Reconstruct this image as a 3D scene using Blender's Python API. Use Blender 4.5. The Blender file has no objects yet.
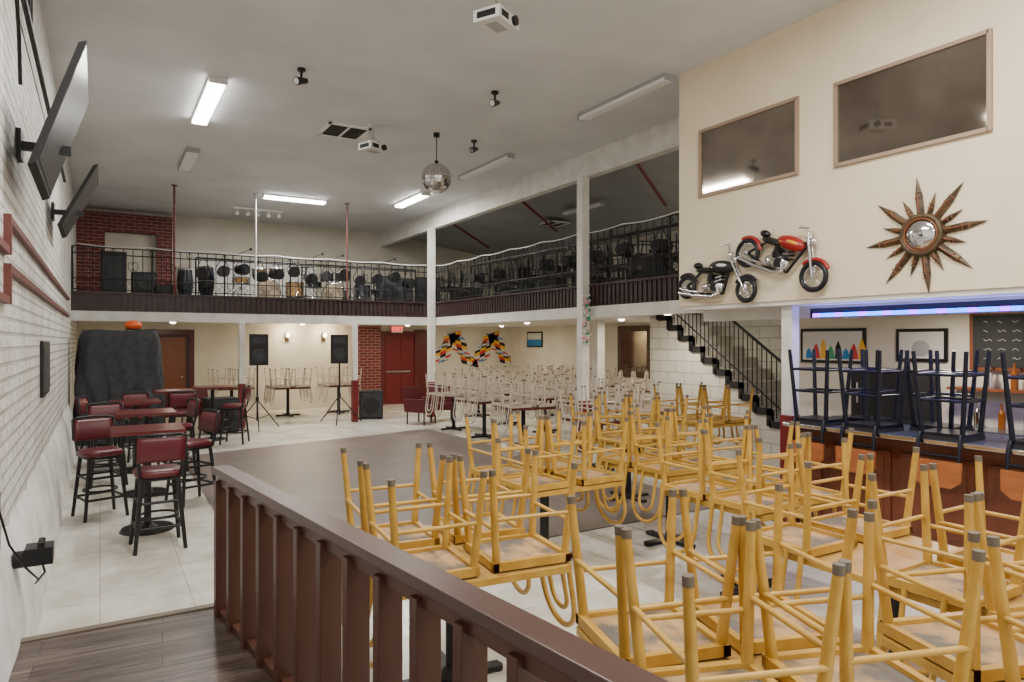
import bpy, math, random
from mathutils import Matrix, Vector, Euler
random.seed(4)
PI=math.pi
H=1.95
YAW=math.radians(31.1)
# ---------------- materials ----------------
def mat(name,col,rough=0.6,metal=0.0,col2=None,scale=5.0,emis=0,bump=0,detail=4,lo=0.35,hi=0.65,stretch=None,coat=0):
    m=bpy.data.materials.new(name); m.use_nodes=True
    nt=m.node_tree; b=nt.nodes['Principled BSDF']
    b.inputs['Base Color'].default_value=(*col,1); b.inputs['Roughness'].default_value=rough
    b.inputs['Metallic'].default_value=metal
    if coat: b.inputs['Coat Weight'].default_value=coat
    if emis:
        b.inputs['Emission Color'].default_value=(*col,1); b.inputs['Emission Strength'].default_value=emis
    if col2 is not None or bump:
        tc=nt.nodes.new('ShaderNodeTexCoord'); n=nt.nodes.new('ShaderNodeTexNoise')
        n.inputs['Scale'].default_value=scale; n.inputs['Detail'].default_value=detail
        if stretch:
            mp=nt.nodes.new('ShaderNodeMapping'); mp.inputs['Scale'].default_value=stretch
            nt.links.new(tc.outputs['Object'],mp.inputs[0]); nt.links.new(mp.outputs[0],n.inputs['Vector'])
        else: nt.links.new(tc.outputs['Object'],n.inputs['Vector'])
        if col2 is not None:
            r=nt.nodes.new('ShaderNodeValToRGB'); r.color_ramp.elements[0].position=lo; r.color_ramp.elements[1].position=hi
            r.color_ramp.elements[0].color=(*col,1); r.color_ramp.elements[1].color=(*col2,1)
            nt.links.new(n.outputs['Fac'],r.inputs[0]); nt.links.new(r.outputs[0],b.inputs['Base Color'])
        if bump:
            bp=nt.nodes.new('ShaderNodeBump'); bp.inputs['Strength'].default_value=bump; bp.inputs['Distance'].default_value=0.02
            nt.links.new(n.outputs['Fac'],bp.inputs['Height']); nt.links.new(bp.outputs[0],b.inputs['Normal'])
    return m
def brick(name,c1,c2,mortar,axes='YZ',bw=0.3,bh=0.09,ms=0.012,rough=0.7,bump=0.5,offset=0.5,dirt=0,dist=0.015):
    m=bpy.data.materials.new(name); m.use_nodes=True
    nt=m.node_tree; b=nt.nodes['Principled BSDF']; b.inputs['Roughness'].default_value=rough
    tc=nt.nodes.new('ShaderNodeTexCoord'); sp=nt.nodes.new('ShaderNodeSeparateXYZ'); cb=nt.nodes.new('ShaderNodeCombineXYZ')
    nt.links.new(tc.outputs['Object'],sp.inputs[0])
    nt.links.new(sp.outputs[axes[0]],cb.inputs[0]); nt.links.new(sp.outputs[axes[1]],cb.inputs[1])
    br=nt.nodes.new('ShaderNodeTexBrick'); br.inputs['Scale'].default_value=1
    br.inputs['Brick Width'].default_value=bw; br.inputs['Row Height'].default_value=bh; br.inputs['Mortar Size'].default_value=ms
    br.inputs['Color1'].default_value=(*c1,1); br.inputs['Color2'].default_value=(*c2,1); br.inputs['Mortar'].default_value=(*mortar,1)
    br.offset=offset; br.inputs['Mortar Smooth'].default_value=0.3
    nt.links.new(cb.outputs[0],br.inputs['Vector']); out=br.outputs['Color']
    if dirt:
        nz=nt.nodes.new('ShaderNodeTexNoise'); nz.inputs['Scale'].default_value=1.6; nz.inputs['Detail'].default_value=8; nz.inputs['Roughness'].default_value=.65
        nt.links.new(tc.outputs['Object'],nz.inputs['Vector'])
        rp=nt.nodes.new('ShaderNodeValToRGB'); rp.color_ramp.elements[0].position=.38; rp.color_ramp.elements[1].position=.6
        g=1-dirt; rp.color_ramp.elements[0].color=(g,g*.97,g*.9,1); rp.color_ramp.elements[1].color=(1,1,1,1)
        nt.links.new(nz.outputs['Fac'],rp.inputs[0])
        mx=nt.nodes.new('ShaderNodeMix'); mx.data_type='RGBA'; mx.blend_type='MULTIPLY'; mx.inputs['Factor'].default_value=1
        nt.links.new(out,mx.inputs[6]); nt.links.new(rp.outputs[0],mx.inputs[7]); out=mx.outputs[2]
    nt.links.new(out,b.inputs['Base Color'])
    if bump:
        ns=nt.nodes.new('ShaderNodeTexNoise'); ns.inputs['Scale'].default_value=14
        nt.links.new(tc.outputs['Object'],ns.inputs['Vector'])
        ad=nt.nodes.new('ShaderNodeMath'); ad.operation='SUBTRACT'
        nt.links.new(ns.outputs['Fac'],ad.inputs[0]); nt.links.new(br.outputs['Fac'],ad.inputs[1])
        bp=nt.nodes.new('ShaderNodeBump'); bp.inputs['Strength'].default_value=bump; bp.inputs['Distance'].default_value=dist
        nt.links.new(ad.outputs[0],bp.inputs['Height']); nt.links.new(bp.outputs[0],b.inputs['Normal'])
    return m
M={}
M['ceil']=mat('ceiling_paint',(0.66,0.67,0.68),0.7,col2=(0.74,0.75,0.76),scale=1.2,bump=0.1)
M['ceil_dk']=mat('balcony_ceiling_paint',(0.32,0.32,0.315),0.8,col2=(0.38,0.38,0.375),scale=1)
M['floor']=brick('floor_tile',(0.76,0.74,0.67),(0.69,0.67,0.60),(0.48,0.46,0.41),'XY',0.6,0.6,0.005,0.25,0.0,0.0,dirt=.26)
M['dance']=mat('dance_floor_laminate',(0.130,0.100,0.087),0.42,col2=(0.17,0.137,0.12),scale=1.5)
M['brickwhite']=brick('painted_brick',(0.84,0.83,0.81),(0.74,0.73,0.71),(0.52,0.51,0.49),'YZ',0.32,0.095,0.012,0.55,1.0,dirt=.2,dist=.03)
M['plaster']=mat('rough_plaster',(0.60,0.59,0.56),0.8,col2=(0.82,0.81,0.79),scale=3,bump=0.7,detail=8)
M['cream']=mat('cream_paint',(0.76,0.645,0.46),0.65,col2=(0.80,0.69,0.51),scale=2)
M['white']=mat('white_paint',(0.78,0.77,0.72),0.6,col2=(0.66,0.65,0.60),scale=4)
M['wallw']=mat('offwhite_wall',(0.66,0.61,0.50),0.7,col2=(0.74,0.695,0.59),scale=1.5)
M['block']=brick('white_block',(0.74,0.72,0.65),(0.68,0.66,0.58),(0.44,0.43,0.38),'YZ',0.4,0.2,0.01,0.6,0.3)
M['redbrick']=brick('red_brick',(0.12,0.010,0.010),(0.18,0.02,0.016),(0.32,0.20,0.18),'XZ',0.25,0.085,0.010,0.6,0.5)
M['fascia']=mat('fascia_brown',(0.028,0.013,0.014),0.5,col2=(0.045,0.022,0.023),scale=6)
M['rail']=mat('rail_brown_paint',(0.068,0.025,0.015),0.42,col2=(0.085,0.032,0.019),scale=3,bump=0.05)
M['railtop']=mat('rail_cap_brown',(0.062,0.030,0.023),0.38,col2=(0.08,0.04,0.031),scale=3)
M['black']=mat('black_metal',(0.008,0.008,0.009),0.4,0.2)
M['blackm']=mat('matte_black',(0.011,0.011,0.013),0.7)
M['iron']=mat('wrought_iron',(0.015,0.015,0.015),0.5,0.4)
M['yellow']=mat('mustard_paint',(0.44,0.245,0.032),0.38,col2=(0.55,0.33,0.060),scale=9)
M['seatund']=mat('seat_underside_board',(0.44,0.27,0.12),0.7,col2=(0.13,0.11,0.09),scale=5,lo=0.42,hi=0.58)
M['seatdk']=mat('dark_vinyl',(0.03,0.03,0.035),0.5,col2=(0.08,0.07,0.065),scale=6)
M['glide']=mat('grey_rubber_glide',(0.13,0.105,0.075),0.6)
M['tabletop']=mat('tan_laminate',(0.44,0.25,0.07),0.3,col2=(0.52,0.31,0.10),scale=2,stretch=(1,8,1))
M['silver']=mat('white_metal',(0.60,0.53,0.45),0.35,0.1)
M['chrome']=mat('chrome',(0.75,0.75,0.77),0.12,1.0)
M['maroon']=mat('maroon_laminate',(0.11,0.018,0.018),0.3)
M['redv']=mat('burgundy_vinyl',(0.09,0.005,0.011),0.4)
M['redp']=mat('red_paint',(0.15,0.008,0.010),0.45)
M['trim']=mat('trim_redbrown',(0.13,0.032,0.025),0.5)
M['bar']=mat('bar_mahogany',(0.11,0.028,0.012),0.35,col2=(0.16,0.044,0.019),scale=3,stretch=(1,1,0.3))
M['crest']=mat('chair_crest_wood',(0.34,0.11,0.035),0.35,col2=(0.27,0.08,0.025),scale=4,stretch=(1,1,6))
M['bartop']=mat('bar_top_slate',(0.08,0.09,0.11),0.12)
M['wood']=mat('brown_wood',(0.22,0.07,0.024),0.4,col2=(0.16,0.05,0.017),scale=4,stretch=(1,1,8))
M['lit']=mat('lit_diffuser',(1,0.98,0.94),0.5,emis=18)
M['warm']=mat('warm_bulb',(1,0.85,0.6),0.5,emis=12)
M['unlit']=mat('unlit_diffuser',(0.86,0.86,0.84),0.4)
M['housing']=mat('fixture_housing',(0.38,0.38,0.38),0.5)
M['screen']=mat('tv_screen',(0.008,0.009,0.011),0.3)
M['plastic']=mat('white_plastic',(0.7,0.7,0.69),0.4)
M['fabric']=mat('black_fabric',(0.020,0.022,0.027),0.7,col2=(0.036,0.039,0.046),scale=8)
M['orange']=mat('orange_plastic',(0.8,0.12,0.02),0.4)
M['glass']=mat('mirrored_glass',(0.19,0.16,0.13),0.05,0.9,col2=(0.36,0.32,0.27),scale=1.0)
M['frame']=mat('window_frame_wood',(0.34,0.24,0.17),0.5)
M['bronze']=mat('bronze',(0.040,0.024,0.012),0.5,0.2,col2=(0.12,0.072,0.034),scale=14)
M['gold']=mat('cymbal_brass',(0.26,0.18,0.06),0.35,1)
M['led']=mat('led_blue',(0.02,0.14,1.0),0.4,emis=7)
M['ledp']=mat('led_violet',(0.28,0.03,1.0),0.4,emis=7)
M['exit']=mat('exit_red',(1,0.04,0.04),0.4,emis=3)
M['shell']=mat('drum_shell',(0.02,0.022,0.03),0.25)
M['tan']=mat('drum_shell_natural',(0.30,0.17,0.06),0.3)
M['head']=mat('drum_head',(0.66,0.65,0.61),0.5)
M['headdk']=mat('bass_drum_head',(0.10,0.08,0.06),0.4,col2=(0.30,0.24,0.16),scale=4)
M['mc_red']=mat('motorcycle_red',(0.30,0.012,0.01),0.35)
M['mc_org']=mat('motorcycle_yellow',(0.70,0.30,0.03),0.35)
M['art_y']=mat('art_yellow',(0.80,0.45,0.03),0.5)
M['art_b']=mat('art_blue',(0.02,0.20,0.45),0.5)
M['art_g']=mat('art_green',(0.03,0.30,0.12),0.5)
M['art_r']=mat('art_red',(0.58,0.03,0.03),0.5)
M['pink']=mat('pink_flower',(0.75,0.35,0.38),0.6)
M['chalk']=mat('chalkboard',(0.02,0.022,0.022),0.7)
M['chalkw']=mat('chalk_white',(0.6,0.6,0.6),0.8)
M['blueblk']=mat('navy_metal',(0.009,0.011,0.022),0.3,0.4)
M['green']=mat('bottle_green',(0.02,0.10,0.03),0.1)
M['amber']=mat('bottle_amber',(0.25,0.08,0.012),0.1)
M['beige']=mat('beige_board',(0.60,0.56,0.48),0.7)
m=bpy.data.materials.new('plank_floor'); m.use_nodes=True; nt=m.node_tree; b=nt.nodes['Principled BSDF']; b.inputs['Roughness'].default_value=0.4
tc=nt.nodes.new('ShaderNodeTexCoord'); mp=nt.nodes.new('ShaderNodeMapping'); mp.inputs['Rotation'].default_value=(0,0,math.radians(4))
br=nt.nodes.new('ShaderNodeTexBrick'); br.inputs['Scale'].default_value=1; br.inputs['Brick Width'].default_value=1.2; br.inputs['Row Height'].default_value=0.16; br.inputs['Mortar Size'].default_value=0.003
br.inputs['Color1'].default_value=(0.075,0.05,0.04,1); br.inputs['Color2'].default_value=(0.19,0.15,0.13,1); br.inputs['Mortar'].default_value=(0.03,0.02,0.015,1)
ns=nt.nodes.new('ShaderNodeTexNoise'); ns.inputs['Scale'].default_value=6; ns.inputs['Detail'].default_value=8; mp2=nt.nodes.new('ShaderNodeMapping'); mp2.inputs['Scale'].default_value=(0.5,8,1)
rr=nt.nodes.new('ShaderNodeValToRGB'); rr.color_ramp.elements[0].position=.35; rr.color_ramp.elements[1].position=.68; rr.color_ramp.elements[0].color=(.32,.28,.25,1); rr.color_ramp.elements[1].color=(1.0,1.0,1.0,1)
mx=nt.nodes.new('ShaderNodeMix'); mx.data_type='RGBA'; mx.blend_type='MULTIPLY'; mx.inputs['Factor'].default_value=1
nt.links.new(tc.outputs['Object'],mp.inputs[0]); nt.links.new(mp.outputs[0],br.inputs['Vector']); nt.links.new(mp.outputs[0],mp2.inputs[0]); nt.links.new(mp2.outputs[0],ns.inputs['Vector']); nt.links.new(ns.outputs['Fac'],rr.inputs[0])
nt.links.new(br.outputs['Color'],mx.inputs[6]); nt.links.new(rr.outputs[0],mx.inputs[7]); nt.links.new(mx.outputs[2],b.inputs['Base Color']); M['plank']=m

# ---------------- mesh builder ----------------
class MB:
    def __init__(s): s.v=[];s.f=[];s.mi=[];s.sm=[];s.mats=[];s.cur=0;s.T=Matrix.Identity(4)
    def m(s,k):
        if k not in s.mats: s.mats.append(k)
        s.cur=s.mats.index(k); return s
    def add(s,vs,fs,smooth=False):
        o=len(s.v); s.v+= [tuple(s.T@Vector(v)) for v in vs]
        for f in fs: s.f.append(tuple(i+o for i in f)); s.mi.append(s.cur); s.sm.append(smooth)
    def box(s,c,d,rot=None):
        x,y,z=[k/2 for k in d]
        vs=[Vector(p) for p in [(-x,-y,-z),(x,-y,-z),(x,y,-z),(-x,y,-z),(-x,-y,z),(x,-y,z),(x,y,z),(-x,y,z)]]
        if rot: R=Euler(rot).to_matrix(); vs=[R@p for p in vs]
        s.add([p+Vector(c) for p in vs],[(0,3,2,1),(4,5,6,7),(0,1,5,4),(1,2,6,5),(2,3,7,6),(3,0,4,7)])
    def bb(s,x0,x1,y0,y1,z0,z1): s.box(((x0+x1)/2,(y0+y1)/2,(z0+z1)/2),(x1-x0,y1-y0,z1-z0))
    def cyl(s,p0,p1,r0,r1=None,n=10):
        if r1 is None:r1=r0
        p0=Vector(p0);p1=Vector(p1);d=(p1-p0).normalized()
        a=d.orthogonal().normalized(); b=d.cross(a)
        vs=[p0+(a*math.cos(2*PI*i/n)+b*math.sin(2*PI*i/n))*r0 for i in range(n)]+[p1+(a*math.cos(2*PI*i/n)+b*math.sin(2*PI*i/n))*r1 for i in range(n)]
        s.add(vs,[(i,(i+1)%n,(i+1)%n+n,i+n) for i in range(n)],True)
        s.add(vs,[tuple(range(n-1,-1,-1)),tuple(range(n,2*n))])
    def tube(s,pts,r,n=8,closed=False):
        P=[Vector(p) for p in pts];N=len(P);rings=[];prev=None
        for i,p in enumerate(P):
            if closed: t=(P[(i+1)%N]-P[i-1])
            else: t=(P[min(i+1,N-1)]-P[max(i-1,0)])
            t.normalize()
            a=(t.orthogonal() if prev is None else prev-t*prev.dot(t)).normalized(); prev=a; b=t.cross(a)
            rings.append([p+(a*math.cos(2*PI*k/n)+b*math.sin(2*PI*k/n))*r for k in range(n)])
        vs=[q for R in rings for q in R]; fs=[]
        for i in range(N if closed else N-1):
            j=(i+1)%N
            for k in range(n): fs.append((i*n+k,i*n+(k+1)%n,j*n+(k+1)%n,j*n+k))
        s.add(vs,fs,True)
        if not closed: s.add(rings[0]+rings[-1],[tuple(range(n-1,-1,-1)),tuple(range(n,2*n))])
    def sph(s,c,r,sc=(1,1,1),seg=16,ring=10):
        vs=[];fs=[]
        for i in range(ring+1):
            th=PI*i/ring
            for j in range(seg):
                ph=2*PI*j/seg; vs.append((c[0]+r*sc[0]*math.sin(th)*math.cos(ph),c[1]+r*sc[1]*math.sin(th)*math.sin(ph),c[2]+r*sc[2]*math.cos(th)))
        for i in range(ring):
            for j in range(seg): fs.append((i*seg+j,(i+1)*seg+j,(i+1)*seg+(j+1)%seg,i*seg+(j+1)%seg))
        s.add(vs,fs,True)
    def poly(s,pts,ext):
        n=len(pts);e=Vector(ext);vs=[Vector(p) for p in pts]+[Vector(p)+e for p in pts]
        s.add(vs,[tuple(range(n)),tuple(range(2*n-1,n-1,-1))]+[(i,i+n,(i+1)%n+n,(i+1)%n) for i in range(n)])
    def ring(s,c,R,r,axis='z',n=24,k=6):
        pts=[]
        for i in range(n):
            a=2*PI*i/n;u=R*math.cos(a);v=R*math.sin(a)
            pts.append({'z':(c[0]+u,c[1]+v,c[2]),'y':(c[0]+u,c[1],c[2]+v),'x':(c[0],c[1]+u,c[2]+v)}[axis])
        s.tube(pts,r,k,True)
    def mesh(s,name):
        me=bpy.data.meshes.new(name); me.from_pydata(s.v,[],s.f)
        for k in s.mats: me.materials.append(M[k])
        me.polygons.foreach_set('material_index',s.mi); me.polygons.foreach_set('use_smooth',s.sm)
        me.validate(); me.update(); return me
    def obj(s,name,loc=(0,0,0),rot=(0,0,0),bevel=0):
        me=s.mesh(name); o=bpy.data.objects.new(name,me); o.location=loc;o.rotation_euler=rot
        bpy.context.scene.collection.objects.link(o)
        if bevel:
            bv=o.modifiers.new('bevel','BEVEL'); bv.width=bevel; bv.segments=2; bv.limit_method='ANGLE'
        return o
def place(me,name,loc,rot=(0,0,0),scale=1):
    o=bpy.data.objects.new(name,me); o.location=loc;o.rotation_euler=rot;o.scale=(scale,)*3
    bpy.context.scene.collection.objects.link(o); return o

# ---------------- room shell ----------------
WX=-0.5; CZ=5.27; YB=16.25; YE=20.0; XR=7.44; XE=12.0; BZ=2.42; BT=2.6
SY0=5.72; SY1=9.45
a=MB().m('floor'); a.bb(WX-0.3,XE+0.3,-3,YE+0.3,-0.1,0); a.obj('floor')
a=MB().m('ceil'); a.bb(WX-0.3,7.4,-3,YE+0.3,CZ,CZ+0.1); a.obj('ceiling')
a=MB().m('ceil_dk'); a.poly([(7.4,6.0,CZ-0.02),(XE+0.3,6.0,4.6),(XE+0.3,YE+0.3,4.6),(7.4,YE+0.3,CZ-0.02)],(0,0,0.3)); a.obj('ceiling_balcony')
a=MB().m('brickwhite'); a.bb(WX-0.3,WX,-3,YE+0.3,0,CZ); a.obj('wall_left')
a=MB().m('plaster')
N=70; rows=[]
for i in range(N+1):
    y=0.0+15.0*i/N; w=random.uniform(-0.03,0.03)
    rows.append([(WX,y,0.80+w),(WX+0.05,y,0.68+w),(WX+0.10+w*0.4,y,0.34),(WX+0.13+w*0.3,y,.12),(WX+0.14+w*0.4,y,0)])
vs=[p for r in rows for p in r]; fs=[(i*5+k,i*5+k+1,(i+1)*5+k+1,(i+1)*5+k) for i in range(N) for k in range(4)]
a.add(vs,fs,True); a.obj('baseboard_left')
a=MB().m('wallw'); a.bb(WX,XE+0.3,YE,YE+0.2,0,CZ); a.obj('wall_back')
a=MB().m('wallw'); a.bb(XE,XE+0.2,-3,YE,0,CZ); a.obj('wall_right')
a=MB().m('block'); a.bb(9.65,9.8,6.35,10.4,0,2.4); a.obj('wall_stair')
a=MB().m('white')
a.bb(WX,XE,YB,YE,BZ,BT); a.bb(XR,8.6,6.25,YB,BZ,BT); a.bb(9.65,XE,6.25,YB,BZ,BT); a.bb(8.6,9.65,SY1,YB,BZ,BT)
a.bb(WX,XR,YB-0.04,YB,2.36,2.56); a.bb(XR-0.04,XR,6.25,YB-0.04,2.36,2.56)
a.obj('balcony_slab')
a=MB().m('fascia')
a.bb(WX,XR-0.02,YB-0.03,YB,2.56,2.92); a.bb(XR-0.03,XR,6.25,YB,2.56,2.92)
x=WX+0.05
while x<XR-0.05: a.bb(x-0.035,x+0.035,YB-0.055,YB-0.03,2.57,2.91); x+=0.11
y=6.3
while y<YB-0.05: a.bb(XR-0.055,XR-0.03,y-0.035,y+0.035,2.57,2.91); y+=0.11
a.bb(WX,XR,YB-0.08,YB+0.04,2.91,2.95); a.bb(XR-0.08,XR+0.04,6.25,YB,2.91,2.95)
a.obj('balcony_fascia')
a=MB().m('iron')
RT=3.86
def railing(p0,p1,n):
    p0=Vector(p0);p1=Vector(p1);L=(p1-p0).length;d=(p1-p0)/L
    for z in (RT,RT-0.14,3.22,3.0): a.cyl(p0+Vector((0,0,z)),p1+Vector((0,0,z)),0.012,n=6)
    for i in range(n+1):
        p=p0+d*(L*i/n); big=i%8==0
        a.cyl(p+Vector((0,0,2.95)),p+Vector((0,0,RT)),0.018 if big else 0.009,n=6)
        if i%4==2:
            for s in (-1,1):
                pts=[p+d*(s*(0.045-0.045*math.cos(t)))+Vector((0,0,3.5+0.09*math.sin(t))) for t in [k*PI/6 for k in range(12)]]
                a.tube(pts,0.007,5,True)
        if i%4==0: a.ring(tuple(p+Vector((0,0,RT-0.07))),0.055,0.006,'y' if abs(d.x)>.5 else 'x',12,5)
        if i<n:   # scroll band
            q=p+d*(L/n/2); sgn=1 if i%2 else -1; pts=[]
            for k in range(17):
                t=-1+k/8; rr_=.055*(1-abs(t)*.0)
                ang=t*PI*1.35
                u=sgn*.045*math.sin(ang)*(1 if abs(t)<.75 else .5); v=.09*t if abs(t)<.75 else .0675*(t/abs(t))
                pts.append(q+d*u+Vector((0,0,3.11+v)))
            a.tube(pts,.0065,5)
railing((WX+0.02,YB,0),(XR-0.1,YB,0),44); railing((XR,YB-0.1,0),(XR,6.25,0),56)
a.obj('balcony_railing')
a=MB().m('plastic')
def garland(p0,p1,n):
    p0=Vector(p0);p1=Vector(p1)
    pts=[]
    for i in range(n*8+1):
        t=i/(n*8); u=(i%8)/8; pts.append(p0.lerp(p1,t)+Vector((0,0,0.03-0.14*u*(1-u))))
    a.tube(pts,0.011,5)
garland((XR-0.03,YB-0.2,RT),(XR-0.03,6.3,RT),8); garland((WX+0.1,YB-0.03,RT+0.02),(XR-0.2,YB-0.03,RT+0.02),6)
a.obj('string_light_garland')
a=MB().m('white'); a.bb(7.32,7.5,6.2,YE,4.84,CZ); a.obj('ceiling_beam',bevel=0.01)
def column(x,y,z1,w=0.12,redh=1.0,name='column'):
    a=MB().m('white'); a.bb(x-w/2,x+w/2,y-w/2,y+w/2,redh,z1)
    if redh: a.m('redp'); a.bb(x-w/2-.01,x+w/2+.01,y-w/2-.01,y+w/2+.01,0,redh)
    a.obj(name,bevel=0.006)
column(2.7,YB-0.12,2.36); column(5.28,YB-0.12,2.36); column(XR-0.15,YB-0.15,4.84,0.16,0.9); column(XR-0.15,9.66,4.84,0.16,0.9)
column(6.38,4.76,2.33,0.13,1.15); column(9.4,11.9,BZ,0.2,0)
a=MB()
for i in range(60):
    t=i/59; a.m(random.choice(['pink','head','head','art_g'])); a.sph((random.uniform(-.07,.07),random.uniform(-.02,.02),-t*.85),random.uniform(.022,.036),(1,1,.8),8,6)
a.obj('floral_garland',(XR-.2,9.50,2.75))
a=MB().m('redp')
for y in (8.6,12.2,15.5): a.cyl((7.6,y,4.9),(9.2,y+1.0,4.88-0.35),0.03,n=6)
a.obj('ceiling_brace')
for (x,y,k) in ((1.35,16.15,'redp'),(3.0,16.15,'plastic'),(5.1,16.15,'trim')):
    a=MB().m(k); a.cyl((x,y,2.95),(x,y,CZ),0.02,n=8); a.cyl((x,y,CZ-0.02),(x,y,CZ),0.06,n=12); a.obj('support_rod')
BX=6.2
a=MB().m('cream'); a.bb(BX,XE,-3,6.23,2.38,CZ-0.001); a.obj('wall_booth')
a=MB().m('white'); a.bb(BX+0.02,XE-0.01,-3,6.2,2.33,2.38); a.bb(6.6,6.8,-3,6.2,2.2,2.33);a.obj('trim_soffit')
def window(y0,y1,z0,z1,name):
    a=MB().m('glass'); a.bb(BX-0.01,BX,y0,y1,z0,z1); a.m('frame'); w=0.025
    a.bb(BX-0.03,BX,y0-w,y0+w*.4,z0-w,z1+w);a.bb(BX-0.03,BX,y1-w*.4,y1+w,z0-w,z1+w)
    a.bb(BX-0.03,BX,y0,y1,z0-w,z0+w*.4);a.bb(BX-0.03,BX,y0,y1,z1-w*.4,z1+w)
    a.obj(name)
window(4.54,5.86,3.70,4.46,'window_1'); window(2.75,4.09,3.68,4.46,'window_2')
def rx(y): return 1.204-0.121*y
a=MB().m('plank'); a.poly([(WX,-3,0.0),(rx(-3)+.05,-3,0),(rx(4.6)+.03,4.72,0),(WX,4.72,0)],(0,0,0.25)); a.m('glide'); a.bb(WX+.1,rx(4.6)+.03,4.70,4.76,0.0,0.262); a.obj('floor_platform')
a=MB().m('rail')
p0=Vector((rx(4.58),4.58,0)); p1=Vector((rx(0.3),0.3,0)); L=(p1-p0).length; d=(p1-p0)/L; rz=math.atan2(d.y,d.x)
s=0.03
while s<L:
    p=p0+d*s
    a.box((p.x,p.y,0.66),(0.05,0.10,0.86),(0,0,rz)); s+=0.27
c=(p0+p1)/2
a.box((c.x,c.y,1.09),(L,0.05,0.07),(0,0,rz)); a.box((c.x,c.y,0.27),(L,0.06,0.05),(0,0,rz))
a.m('railtop'); a.box((c.x,c.y,1.147),(L+0.06,0.11,0.045),(0,0,rz))
a.obj('wooden_railing',bevel=0.004)
a=MB().m('dance'); a.poly([(1.1,5.6,0.0),(6.35,5.6,0),(6.2,13.9,0),(1.15,12.7,0)],(0,0,0.012)); a.obj('floor_dance')
a=MB().m('trim')
for (z,dz) in ((2.72,-0.2),(2.42,-0.2)):
    a.bb(WX,WX+0.035,5.15,14.5,z-0.045,z); a.bb(WX,WX+0.04,5.1,5.15,z+dz-.045,z); a.bb(WX,WX+0.035,3.0,5.1,z+dz-0.045,z+dz)
a.obj('trim_left')
a=MB().m('iron'); a.cyl((WX+0.05,3.0,4.3),(WX+0.05,12,4.3),0.022,n=6); a.cyl((WX+0.05,3.0,4.75),(WX+0.05,6.2,4.75),0.022,n=6); a.cyl((WX+0.05,6.2,4.75),(WX+0.05,6.2,4.3),0.022,n=6); a.tube([(WX+.05,4.6,4.75),(WX+.07,4.7,4.5),(WX+.07,4.9,4.2),(WX+.06,5.3,3.9),(WX+.06,5.4,3.6)],.012,6)
a.obj('conduit_pipe')
def tv(y0,y1,zt,zb,xt,xb,name='television'):
    a=MB()
    a.m('blackm'); a.poly([(xt,y0,zt),(xb,y0,zb),(xb,y1,zb),(xt,y1,zt)],(-0.045,0,-0.02))
    n=Vector((zt-zb,0,-(xt-xb))).normalized()
    def P(u,v): return Vector((xt+(xb-xt)*v,y0+(y1-y0)*u,zt+(zb-zt)*v))+n*0.003
    a.m('screen'); a.add([P(.02,.03),P(.02,.96),P(.98,.96),P(.98,.03)],[(0,1,2,3)])
    a.m('black'); ym=y1-.35; zm=(zt+zb)/2-.1
    a.bb(WX,WX+0.03,ym-.1,ym+.1,zm-.1,zm+.1); a.box(((xt+xb)/2-0.13,ym,zm),(0.3,0.05,0.06)); a.obj(name)
tv(5.0,6.25,3.82,3.03,-0.07,-0.33); tv(9.0,10.2,3.95,3.25,-0.02,-0.36)
a=MB().m('black'); a.bb(WX,WX+0.03,8.0,9.0,1.4,1.95); a.m('chalk'); a.bb(WX,WX+0.034,8.05,8.95,1.45,1.9); a.obj('framed_poster')
a=MB().m('plastic'); a.bb(WX,WX+0.04,3.9,4.6,1.18,1.25); a.m('black'); pts=[(WX+0.06,4.3+0.02*math.sin(i),1.18-0.03*i+0.03*math.sin(i*1.3)) for i in range(10)]; a.tube(pts,0.006,6); a.obj('wall_power_strip')
a=MB().m('black'); a.box((WX+0.19,4.95,0.68),(0.14,0.16,0.1)); a.cyl((WX+0.06,4.95,0.66),(WX+0.14,4.95,0.66),0.05,n=12)
for yy in(4.9,4.95,5.0): a.cyl((WX+.2,yy,.73),(WX+.2,yy,.76),.018,n=10)
a.tube([(WX+0.2,4.95,0.63),(WX+0.22,4.9,0.58),(WX+0.18,4.8,0.55),(WX+0.2,4.7,0.6),(WX+.15,4.6,0.7),(WX+.08,4.55,.85),(WX+.03,4.5,1.1)],0.006,6); a.obj('wall_power_adapter')

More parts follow.
